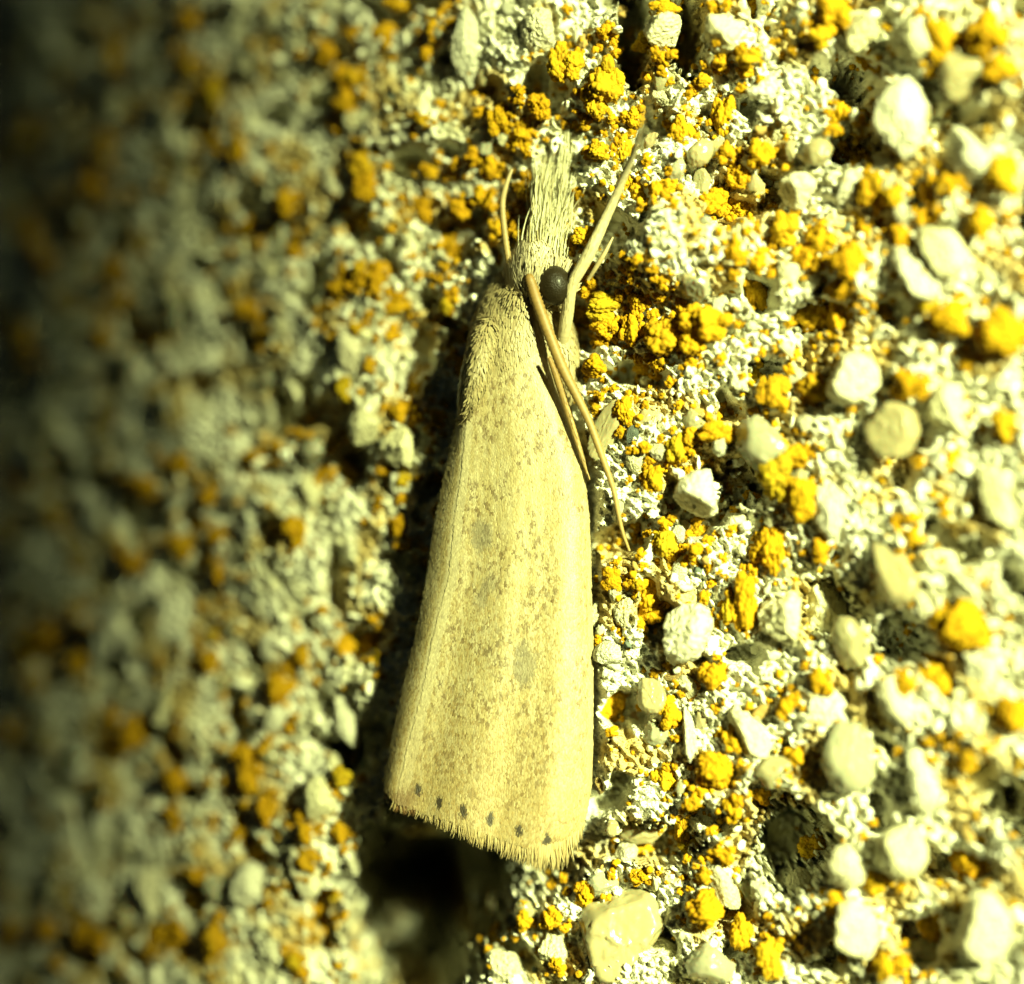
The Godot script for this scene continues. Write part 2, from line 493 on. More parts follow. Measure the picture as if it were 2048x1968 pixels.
# ------------------------------------------------------------------ the lichen
# x and y in the photograph, width, height
var LICHEN := [[1169, 477, 45, 46], [1201, 614, 68, 44], [1172, 588, 26, 24], [1166, 635, 32, 26], [1204, 658, 48, 40], [1277, 606, 38, 44], [1271, 381, 50, 56], [1309, 381, 18, 30], [1335, 375, 30, 30], [1361, 264, 36, 52], [1195, 308, 42, 36],
	[1245, 302, 40, 62], [1265, 235, 36, 36], [1169, 246, 28, 26], [1221, 240, 20, 18], [1323, 676, 72, 66], [1364, 623, 34, 54], [1052, 387, 28, 28], [1037, 474, 22, 22], [1410, 641, 78, 72], [1265, 670, 42, 66], [1380, 689, 46, 42], [1191, 734, 50, 42],
	[1284, 734, 36, 30], [1317, 730, 34, 30], [1245, 823, 36, 48], [1191, 817, 22, 20], [1503, 756, 32, 60], [1540, 790, 56, 80], [1633, 633, 92, 80], [1681, 652, 52, 100], [1626, 778, 66, 56], [1432, 868, 56, 34], [1350, 894, 30, 48], [1287, 894, 22, 22],
	[1306, 957, 32, 44], [1380, 946, 24, 24], [1269, 1072, 13, 26], [1328, 1087, 40, 50], [1343, 1105, 30, 30], [1399, 1068, 46, 34], [1388, 1098, 28, 26], [1224, 1161, 36, 40], [1295, 1198, 60, 72], [1276, 1169, 22, 22], [1537, 1098, 56, 86], [1544, 942, 80, 96],
	[1589, 912, 62, 48], [1603, 990, 58, 88], [1485, 1202, 54, 98], [1455, 1210, 22, 58], [1637, 1102, 36, 40], [1195, 1284, 15, 15], [1214, 1415, 62, 78], [1338, 1424, 36, 54], [1466, 1466, 40, 46], [1425, 1539, 72, 66], [1329, 1548, 34, 50], [1379, 1608, 28, 24],
	[1461, 1617, 36, 46], [1361, 1663, 26, 46], [1379, 1686, 42, 30], [1622, 1686, 52, 48], [1590, 1511, 42, 36], [1567, 1411, 26, 42], [1407, 1814, 66, 64], [1480, 1864, 44, 72], [1539, 1915, 56, 70], [1434, 1700, 30, 20], [1860, 1360, 66, 98], [1920, 1250, 100, 92],
	[1947, 1718, 92, 106], [1929, 1521, 40, 40], [2020, 1430, 60, 64], [1860, 1837, 72, 78], [1173, 1786, 42, 50], [1274, 1700, 56, 24], [1668, 1800, 46, 42], [1750, 1763, 40, 40], [1407, 1750, 26, 26], [1494, 24, 46, 44], [1441, 126, 28, 30], [1356, 138, 56, 42],
	[1405, 163, 28, 28], [1494, 118, 42, 30], [1490, 143, 26, 24], [1657, 24, 60, 78], [1637, 77, 36, 36], [1718, 110, 56, 36], [1743, 130, 36, 26], [1877, 85, 50, 74], [1971, 73, 66, 66], [1995, 138, 56, 42], [1775, 220, 28, 36], [1722, 236, 30, 30], [1722, 265, 42, 26],
	[1673, 232, 42, 50], [1445, 232, 40, 70], [1515, 310, 42, 46], [1474, 350, 40, 56], [1429, 407, 50, 56], [1478, 419, 46, 42], [1466, 501, 30, 40], [1511, 586, 40, 66], [1563, 460, 60, 52], [1637, 485, 46, 42], [1739, 387, 46, 80], [1783, 395, 52, 46], [1865, 403, 66, 78],
	[1889, 366, 40, 40], [1999, 358, 66, 76], [1698, 326, 58, 42], [1694, 525, 54, 62], [1796, 476, 36, 60], [1849, 607, 30, 56], [1958, 444, 46, 60], [1755, 623, 50, 46], [1995, 668, 92, 80], [1901, 639, 60, 56], [1677, 582, 36, 30], [1820, 770, 70, 60], [2000, 850, 40, 60],
	[1330, 20, 46, 30], [1290, 90, 50, 40], [1320, 120, 30, 30], [1200, 175, 70, 90], [1130, 130, 60, 80], [1080, 215, 40, 50], [1040, 270, 40, 44], [980, 340, 36, 40], [960, 395, 34, 36], [1000, 240, 40, 56],
	[894, 612, 30, 32], [794, 616, 52, 24], [757, 560, 26, 56], [731, 385, 58, 50], [846, 412, 30, 32], [887, 486, 28, 30], [709, 657, 22, 22], [787, 664, 20, 36], [839, 776, 28, 34], [798, 824, 22, 36], [835, 839, 30, 28], [876, 835, 28, 32], [686, 780, 34, 50],
	[805, 962, 32, 30], [694, 950, 50, 46], [738, 735, 22, 24], [705, 884, 28, 30], [921, 684, 40, 50], [880, 1020, 30, 40], [800, 1060, 30, 40], [590, 1060, 40, 60], [690, 1290, 50, 60], [560, 1380, 60, 60], [610, 1720, 40, 50], [430, 1880, 50, 60], [520, 1700, 40, 70],
	[1047, 1841, 30, 36], [993, 1880, 26, 36], [1100, 1840, 36, 40], [1110, 1925, 30, 30], [960, 1500, 20, 20], [470, 1640, 40, 50], [350, 1560, 40, 50]]

# what a clump can be found by
const MARKS := [[1107, 571, "the moth's eye"], [1154, 200, "the tip of the moth's beak"], [1300, 200, "the tip of the moth's pale leg"], [1010, 420, "the moth's short bent antenna"], [1259, 1102, "the tip of the brown antenna"], [1150, 800, "the bend of the brown antenna"],
	[1184, 1370, "the straight wing edge"], [1120, 1720, "the wing tip above the black shadow"], [766, 1580, "the frayed wing corner"], [850, 1180, "the shaded wing edge"], [930, 740, "the moth's shoulder"], [1365, 505, "the broad white mound by the leg"],
	[1265, 871, "the dark grey grain"], [1466, 1046, "the round white grain"], [1522, 894, "the peaked tan grain"], [1370, 1265, "the smooth white grain"], [1498, 1475, "the slanting white slab"], [1695, 1511, "the squarish tan grain"], [1584, 1664, "the deep round hole"],
	[1237, 1850, "the big tan pebble"], [1700, 1860, "the blurred white pebble below the hole"], [1922, 155, "the tan pebble in the bright corner"], [1770, 70, "the white pebble pair at the top"], [1535, 183, "the white lump below the top edge"], [757, 475, "the grey oval pebble"],
	[800, 930, "the white pebbles beside the wings"], [870, 1790, "the black shadow under the wings"], [1900, 640, "the bright blurred edge of the wall"], [1900, 1200, "the blurred lumps beside the peaked grain"], [1640, 640, "the widest lichen patch"],
	[1000, 60, "the streaked top edge above the beak"], [640, 100, "the dim top edge"], [330, 330, "the dark upper corner"], [520, 700, "the dim wall level with the eye"], [300, 1000, "the dark wall level with the wings"], [560, 1380, "the dim wall by the wing corner"],
	[250, 1500, "the dark lower side"], [560, 1800, "the dim bottom edge"], [150, 700, "the black outer edge"]]
const COUNT := ["nearest", "second nearest", "third nearest", "fourth nearest", "fifth nearest", "sixth nearest", "seventh nearest", "eighth nearest", "ninth nearest", "tenth nearest", "eleventh nearest", "twelfth nearest", "thirteenth nearest", "fourteenth nearest",
	"fifteenth nearest", "sixteenth nearest", "seventeenth nearest", "eighteenth nearest", "nineteenth nearest", "twentieth nearest", "twenty-first nearest", "twenty-second nearest", "twenty-third nearest", "twenty-fourth nearest", "twenty-fifth nearest", "twenty-sixth nearest"]

func build_lichen() -> void:
	var shapes := []
	for i in 9: shapes.append(lichen_mesh(500 + 7 * i, 6 + i % 4, 4))
	for i in 5:
		var m: StandardMaterial3D = mats.lichen.duplicate()
		var c: Color = [Color(0.38, 0.215, 0.005), Color(0.36, 0.195, 0.004), Color(0.40, 0.24, 0.008), Color(0.32, 0.18, 0.005), Color(0.32, 0.215, 0.008)][i]
		m.albedo_color = lin(c.r, c.g, c.b)
		m.resource_name = "lichen"
		mats["lichen%d" % i] = m
	var words := ["golden", "orange yellow", "bright yellow", "ochre", "greenish yellow"]
	var all := []
	for l in LICHEN: all.append([l[0], l[1], l[2], l[3]])
	var tries := 0
	while all.size() < 296 and tries < 6000:
		tries += 1
		var px := rng.randf_range(20.0, 2040.0)
		var py := rng.randf_range(8.0, 1960.0)
		if px > 1050.0 and rng.randf() < 0.75: continue
		if n_patch.get_noise_2d(px * 0.001 + 8.0, py * 0.001) + rng.randf_range(-0.3, 0.5) < 0.0: continue
		if under_moth((px - 1024.0) / 1000.0, (984.0 - py) / 1000.0) > 0.01: continue
		if Vector2((px - 880.0) / 190.0, (py - 1770.0) / 110.0).length() < 1.0: continue
		var d := rng.randf_range(18.0, 44.0)
		var clear := true
		for l in all:
			if Vector2(px - l[0], py - l[1]).length() < (d + l[2]) * 0.45: clear = false
		if clear: all.append([px, py, d * rng.randf_range(0.8, 1.1), d * rng.randf_range(0.8, 1.3)])
	var rank := {}
	var order := []
	for i in all.size():
		var best := 0
		var least := 1e9
		for k in MARKS.size():
			var d := Vector2(all[i][0] - MARKS[k][0], all[i][1] - MARKS[k][1]).length()
			if d < least:
				least = d
				best = k
		order.append([least, i, best])
	order.sort()
	var clumps := []
	for e in order:
		var l: Array = all[e[1]]
		var mark: Array = MARKS[e[2]]
		var k: int = rank.get(e[2], 0)
		rank[e[2]] = k + 1
		var p := on_wall(l[0], l[1])
		var size := (FAR - p.z) / FAR / 1000.0
		var tone := rng.randi() % 5 if rng.randf() < 0.5 else rng.randi() % 2
		var o := put("lichen_clump", shapes[rng.randi() % 9], mats["lichen%d" % tone])
		var lean := Basis(Quaternion(Vector3(0, 0, 1), wall_normal(p.x, p.y).slerp(Vector3(0, 0, 1), 0.45)))
		var turn := rng.randf() * TAU
		var wide: float = l[2] * 0.68 * size
		var high: float = l[3] * 0.68 * size
		o.transform = Transform3D(lean * Basis.from_scale(Vector3(wide, high, minf(wide, high) * rng.randf_range(0.9, 1.2))) * Basis(Vector3(0, 0, 1), turn), p + Vector3(0, 0, 0.010 + 0.35 * minf(wide, high)))
		var dx: float = l[0] - mark[0]
		var dy: float = l[1] - mark[1]
		var way := ("above" if dy < 0 else "below") if absf(dy) > absf(dx) else ("left of" if dx < 0 else "right of")
		var big: float = l[2] * l[3]
		var form := "tall" if l[3] > l[2] * 1.35 else ("wide" if l[2] > l[3] * 1.35 else ("large" if big > 3000.0 else ("small" if big < 800.0 else "rounded")))
		tag(o, "%s %s lichen clump %s %s, %s" % [form, words[tone], way, mark[2], COUNT[mini(k, 25)]], "lichen", "yellow lichen clumps on the wall")
		clumps.append([p, wide, high])
		for a in range(-8, 9):
			for b in range(-8, 9):
				if Vector2(a * 0.009 / wide, b * 0.009 / high).length() < 1.0: lichen_at[Vector2i(floori((p.x + a * 0.009) / 0.012), floori((p.y + b * 0.009) / 0.012))] = true
	# loose granules too small to tell apart
	var bit := lichen_mesh(900, 1, 2)
	var where := []
	var tints := []
	for i in 3200:
		var p: Vector3
		var s := rng.randf_range(0.004, 0.010)
		if rng.randf() < 0.6:
			var c: Array = clumps[rng.randi() % clumps.size()]
			p = c[0] + Vector3(rng.randfn() * c[1] * 0.8, rng.randfn() * c[2] * 0.8, 0)
		else:
			p = Vector3(rng.randf_range(-1.45, 1.1), rng.randf_range(-1.2, 1.2), 0)
			if n_patch.get_noise_2d(p.x + 3.3, p.y - 1.7) < 0.05: continue
		if under_moth(p.x, p.y) > 0.4: continue
		p.z = rough(p.x, p.y) + s * 0.4
		where.append(Transform3D(Basis.from_euler(Vector3(rng.randf() * TAU, rng.randf() * TAU, 0)) * Basis.from_scale(Vector3(s, s, s) * 1.5), p))
		tints.append(Color(1, 1, 1) * rng.randf_range(0.8, 1.15))
	# and young cushions a few granules across
	var small := []
	var shades := []
	for i in 8000:
		var p := Vector3(rng.randf_range(-1.45, 1.1), rng.randf_range(-1.2, 1.2), 0)
		if rng.randf() < 0.75:                      # they crowd round the grown clumps
			var c: Array = clumps[rng.randi() % clumps.size()]
			p = c[0] + Vector3(rng.randfn() * (c[1] + 0.012), rng.randfn() * (c[2] + 0.012), 0)
		elif n_patch.get_noise_2d(p.x * 1.6 + 8.0, p.y * 1.6) + rng.randf_range(-0.55, 0.35) < 0.05: continue
		if under_moth(p.x, p.y) > 0.2 or small.size() > 3600: continue
		var s := 0.005 + 0.011 * pow(rng.randf(), 2.0)
		p.z = rough(p.x, p.y) + s * 0.4
		small.append(Transform3D(Basis(Vector3(0, 0, 1), rng.randf() * TAU) * Basis.from_scale(Vector3(s, s, s * 0.9)), p))
		shades.append(Color(1, 1, 1) * rng.randf_range(0.8, 1.15))
	tag(many("young_lichen", shapes[4], mats.lichen1, small, shades, self), "tiny orange lichen cushions sprinkled over the wall", "lichen", "", "stuff")
	tag(many("lichen_granules", bit, mats.lichen0, where, tints, self), "loose yellow lichen granules dusted over the wall", "lichen", "", "stuff")

# ------------------------------------------------------------------ the moth
const EDGE_LEFT := [[640.0, 960.0], [700.0, 932.0], [764.0, 925.0], [816.0, 918.0], [863.0, 908.0], [936.0, 891.0], [1038.0, 869.0], [1149.0, 853.0], [1268.0, 831.0], [1380.0, 803.0], [1503.0, 778.0], [1570.0, 766.0], [1620.0, 764.0]]
const RIDGE := [[640.0, 985.0], [700.0, 952.0], [764.0, 943.0], [816.0, 938.0], [863.0, 934.0], [936.0, 928.0], [1038.0, 914.0], [1149.0, 903.0], [1268.0, 872.0], [1380.0, 850.0], [1503.0, 818.0], [1570.0, 802.0], [1620.0, 796.0]]
const EDGE_RIGHT := [[640.0, 1085.0], [700.0, 1096.0], [764.0, 1112.0], [816.0, 1130.0], [863.0, 1144.0], [936.0, 1168.0], [1038.0, 1179.0], [1149.0, 1183.0], [1268.0, 1186.0], [1380.0, 1187.0], [1503.0, 1186.0], [1570.0, 1184.0], [1626.0, 1174.0], [1660.0, 1164.0], [1700.0, 1140.0]]
const TERMEN := [[0.0, 1566.0], [0.12, 1592.0], [0.3, 1620.0], [0.5, 1648.0], [0.7, 1677.0], [0.84, 1692.0], [0.93, 1688.0], [1.0, 1650.0]]
const RIDGE_AT := 0.16
const DOTS := [[839, 1577], [881, 1601], [928, 1619], [981, 1634], [1041, 1657], [1097, 1678]]

func wing_px(s: float, v: float) -> Vector2:             # s across from the shaded edge, v from shoulder to tail
	var py := lerpf(660.0, table(TERMEN, s), v)
	var a := table(EDGE_LEFT, py)
	var r := table(RIDGE, py)
	var b := table(EDGE_RIGHT, py)
	return Vector2(lerpf(a, r, s / RIDGE_AT) if s < RIDGE_AT else lerpf(r, b, (s - RIDGE_AT) / (1.0 - RIDGE_AT)), py)

func wing_z(s: float, v: float, px: float) -> float:
	var tilt := 0.24 * (px - 1184.0) / 1000.0
	var shape: float
	if s < RIDGE_AT:
		shape = lerpf(0.046, 0.075, sin(s / RIDGE_AT * PI / 2))
	else:
		var w := (s - RIDGE_AT) / (1.0 - RIDGE_AT)
		shape = 0.075 - 0.018 * w + 0.012 * sin(w * PI) - 0.045 * pow(w, 14.0)
	shape += 0.0005 * sin(s * 38.0 + 3.0 * s * s) * soft(0.15, 0.5, v) + 0.010 * sin(v * PI) - 0.006 * cos(s * 17.0 + v * 2.0) * v + 0.035 * v * v
	return tilt + shape - 0.005

func wing_point(s: float, v: float, lift := 0.0) -> Vector3:
	var p := wing_px(s, v)
	return spot(p.x, p.y, wing_z(s, v, p.x) + lift)

func wing_tint(px: float, py: float, s: float) -> Color:
	var x := px / 1000.0
	var y := py / 1000.0
	var straw := Color(0.58, 0.50, 0.23)
	var pale := Color(0.70, 0.64, 0.36)
	var tan_ := Color(0.38, 0.27, 0.09)
	# streaks run down the wing
	var streak := n_tone.get_noise_2d(x * 9.0, y * 1.6)
	var c := straw.lerp(pale, 0.75 * soft(-0.35, 0.45, streak))
	var speck := n_fine.get_noise_2d(x * 2.6, y * 1.25)
	var area := 0.42 + 0.45 * soft(0.9, 1.5, y) + 0.25 * n_large.get_noise_2d(x * 3.0, y * 2.0)
	c = c.lerp(tan_, clampf(area, 0.0, 0.75) * soft(0.12, 0.42, speck))
	var sparse := n_small.get_noise_2d(x * 1.8 + 3.0, y * 1.0)
	if s > RIDGE_AT: c = c.lerp(Color(0.16, 0.095, 0.03), 0.7 * (1.0 - soft(-0.80, -0.66, sparse)) * soft(-0.2, 0.3, n_large.get_noise_2d(x * 4.0 + 2.0, y * 3.0) + 0.15))
	if s < RIDGE_AT * 1.25 and s > RIDGE_AT * 0.75: c = c.lerp(Color(0.72, 0.67, 0.40), 0.6)
	if s > 0.97: c = c.lerp(Color(0.70, 0.62, 0.32), 0.6)
	c = c.lerp(Color(0.46, 0.33, 0.12), 0.38 * soft(1.30, 1.62, y))
	for g in [[964.0, 1067.0, 19.0, 30.0, 0.7], [979.0, 1165.0, 14.0, 18.0, 0.5], [967.0, 1193.0, 12.0, 18.0, 0.5], [1051.0, 1324.0, 21.0, 42.0, 0.72], [1000.0, 1300.0, 40.0, 60.0, 0.15]]:
		var d := Vector2((px - g[0]) / g[2], (py - g[1]) / g[3]).length() + 0.5 * n_small.get_noise_2d(x * 2.0, y * 2.0)
		c = c.lerp(Color(0.27, 0.25, 0.16), 0.9 * g[4] * (1.0 - soft(0.45, 1.1, d)))
	for d in DOTS:
		var r := Vector2((px - d[0]) / 8.0, (py - d[1]) / 14.0).length()
		c = c.lerp(Color(0.045, 0.036, 0.022), 0.95 * (1.0 - soft(0.65, 1.15, r)))
	# the brown frayed corner
	var fray := Vector2((px - 806.0) / 44.0, (py - 1594.0) / 26.0).length()
	c = c.lerp(Color(0.20, 0.11, 0.03), 0.75 * (1.0 - soft(0.4, 1.0, fray + 0.6 * speck)))
	return c

func wing_mesh(s0: float, s1: float, cols: int, rows: int, lift: float) -> ArrayMesh:
	var st := SurfaceTool.new()
	st.begin(Mesh.PRIMITIVE_TRIANGLES)
	for side in 2:                                       # upper face, then the underside a little lower
		for j in rows + 1:
			for i in cols + 1:
				var s := lerpf(s0, s1, float(i) / cols)
				var v := float(j) / rows
				var px := wing_px(s, v)
				st.set_smooth_group(side)
				st.set_color(wing_tint(px.x, px.y, s))
				st.add_vertex(wing_point(s, v, lift - 0.006 * side))
	var n := (rows + 1) * (cols + 1)
	for j in rows:
		for i in cols:
			var p := j * (cols + 1) + i
			var q := p + cols + 1
			for k in [p, p + 1, q, p + 1, q + 1, q]: st.add_index(k)
			for k in [p, q, p + 1, p + 1, q, q + 1]: st.add_index(n + k)
	for j in rows:                                       # the rims
		for i in [0, cols]:
			var p: int = j * (cols + 1) + i
			var q: int = p + cols + 1
			for k in [p, q, n + p, q, n + q, n + p]: st.add_index(k)
	for i in cols:
		for j in [0, rows]:
			var p: int = j * (cols + 1) + i
			for k in [p, p + 1, n + p, p + 1, n + p + 1, n + p]: st.add_index(k)
	st.generate_normals()
	return st.commit()

func flake_mesh() -> ArrayMesh:                          # one wing scale: rooted at the origin, lying along -y
	var st := SurfaceTool.new()
	st.begin(Mesh.PRIMITIVE_TRIANGLES)
	var w := [0.25, 0.5, 0.55, 0.42]
	var y := [0.0, -0.35, -0.75, -1.0]
	var z := [0.0, 0.06, 0.10, 0.06]
	for i in 4:
		for k in [-1.0, 0.0, 1.0]:
			st.add_vertex(Vector3(w[i] * k, y[i] - (0.08 if i == 3 and k != 0.0 else 0.0) * -1.0, z[i] - 0.10 * absf(k)))
	for i in 3:
		for k in 2:
			var p := i * 3 + k
			for e in [p, p + 1, p + 3, p + 1, p + 4, p + 3]: st.add_index(e)
	st.generate_normals()
	return st.commit()

func strand(st: SurfaceTool, first: int, root: Vector3, dir: Vector3, length: float, width: float, bend: Vector3, tint: Color) -> int:
	var path := []
	var radii := []
	var tints := []
	for i in 7:
		var t := i / 6.0
		path.append(root + dir * length * t + bend * length * t * t)
		radii.append(width * (1.0 - 0.9 * pow(t, 1.5)))
		tints.append(tint)
	return tube(path, radii, 4, st, first, 0.0, 1.0, tints)

func start() -> SurfaceTool:
	var st := SurfaceTool.new()
	st.begin(Mesh.PRIMITIVE_TRIANGLES)
	return st

func straw_tint() -> Color:
	return Color(0.60, 0.51, 0.24).lerp(Color(0.46, 0.35, 0.13), rng.randf()) * rng.randf_range(0.85, 1.1)

func limb(called: String, rows: Array, tints: Array, moth: Node, ring := 0.05, hairs := 0) -> void:
	# rows: x and y in the photograph, depth, full width in thousandths
	var pts := []
	var rad := []
	for r in rows:
		pts.append(spot(r[0], r[1], r[2]))
		rad.append(r[3] / 2000.0)
	var path := smoothed(pts, 14)
	var radii := smoothed(rad, 14)
	var cols := []
	for i in path.size():
		var c: Color = tints[0].lerp(tints[1], float(i) / path.size())
		cols.append(c * rng.randf_range(0.88, 1.1))
	var st := start()
	tube(path, radii, 10, st, 0, ring, 0.85, cols)
	st.generate_normals()
	var o := put(called, st.commit(), mats.hair, moth)
	if hairs > 0:
		var where := []
		var shades := []
		for i in hairs:
			var k := rng.randi_range(0, path.size() - 2)
			var d: Vector3 = (path[k + 1] - path[k]).normalized()
			var w := rng.randf_range(0, TAU)
			var out := (d.cross(Vector3(0, 0, 1)).normalized() * cos(w) + Vector3(0, 0, 1) * sin(w)).normalized()
			var yv := -d * 0.98
			var b := Basis(out.cross(yv).normalized() * -0.0035, yv.normalized() * 0.016, out * 0.01)
			where.append(Transform3D(b, path[k] + out * radii[k] * 0.9))
			shades.append(cols[k] * rng.randf_range(0.8, 1.2))
		many("leg_scales", mats.flake_shape, mats.wing_scale, where, shades, o)

func scatter_scales(called: String, s0: float, s1: float, count: int, lift: float, parent: Node) -> void:
	var where := []
	var shades := []
	for i in count:
		var s := rng.randf_range(s0, s1)
		var v := pow(rng.randf(), 0.85)
		var px := wing_px(s, v)
		var e := 0.012
		var p := wing_point(s, v, lift)
		var a := (wing_point(minf(s + e, 1.0), v) - wing_point(maxf(s - e, 0.0), v)).normalized()
		var d := (wing_point(s, minf(v + e, 1.0)) - wing_point(s, maxf(v - e, 0.0))).normalized()
		var up := a.cross(-d).normalized()
		var yv := (-d + a * rng.randfn() * 0.09 - up * rng.randf_range(0.02, 0.11)).normalized()
		var xv := (a + up * rng.randfn() * 0.08).normalized()
		var size := rng.randf_range(0.75, 1.15)
		where.append(Transform3D(Basis(xv * 0.0040 * size, yv * 0.0130 * size, up * 0.006), p + up * 0.001))
		shades.append(wing_tint(px.x + rng.randfn() * 1.5, px.y + 6.0 + rng.randfn() * 2.5, s) * rng.randf_range(0.84, 1.16))
	many(called, mats.flake_shape, mats.wing_scale, where, shades, parent)

func fringe(s0: float, s1: float, count: int, lift: float, parent: Node) -> void:
	var st := start()
	var first := 0
	for i in count:
		var s := lerpf(s0, s1, (i + rng.randf()) / count)
		var root := wing_point(s, 0.992, lift + rng.randf_range(-0.004, 0.000))
		var length := table([[0.0, 0.034], [0.15, 0.030], [0.25, 0.026], [0.5, 0.040], [0.8, 0.046], [0.95, 0.052], [1.0, 0.02]], s) * rng.randf_range(0.65, 1.12)
		var dir := Vector3(-0.04 + rng.randfn() * 0.07 + 0.10 * sin(s * 43.0), -1.0, rng.randf_range(0.04, 0.18)).normalized()
		if s < 0.12: dir.x += 0.1
		first = strand(st, first, root, dir, length * 1.15, 0.0026, Vector3(rng.randfn() * 0.08, 0, -0.02), straw_tint() * 1.05 if s > 0.24 or rng.randf() < 0.4 else Color(0.28, 0.16, 0.05))
	st.generate_normals()
	tag(put("fringe", st.commit(), mats.hair, parent), "", "", "", "stuff")

func lump(st: SurfaceTool, first: int, mid: Vector3, size: Vector3, turn: float, tint: Color) -> int:
	var shape := ball(3)
	var pts := []
	var tints := []
	for p in shape[0]:
		var q: Vector3 = Basis(Vector3(0, 0, 1), turn) * (p * size * (1.0 + 0.05 * n_small.get_noise_3dv(p * 0.06)))
		pts.append(q + mid)
		tints.append(tint)
	return grown(shape, pts, st, first, tints)

func tuft(called: String, mid: Vector3, size: Vector3, turn: float, count: int, down: Vector3, length: float, width: float, base: Color, dark: Color, parent: Node) -> void:
	# scales lying over a rounded body, pointing along down
	var where := []
	var shades := []
	var spin := Basis(Vector3(0, 0, 1), turn)
	for i in count:
		var p := Vector3(rng.randfn(), rng.randfn(), absf(rng.randfn()) * 0.9).normalized()
		var out := (spin * (p / size)).normalized()
		var along := (down - out * down.dot(out)).normalized()
		var yv := (-along + out * -0.07 + out.cross(along) * rng.randfn() * 0.22).normalized()
		where.append(Transform3D(Basis(out.cross(yv).normalized() * -width, yv * length * rng.randf_range(0.7, 1.25), out * 0.006), mid + spin * (p * size)))
		shades.append(base.lerp(dark, pow(rng.randf(), 2.0)) * rng.randf_range(0.85, 1.12))
	many(called, mats.flake_shape, mats.wing_scale, where, shades, parent)

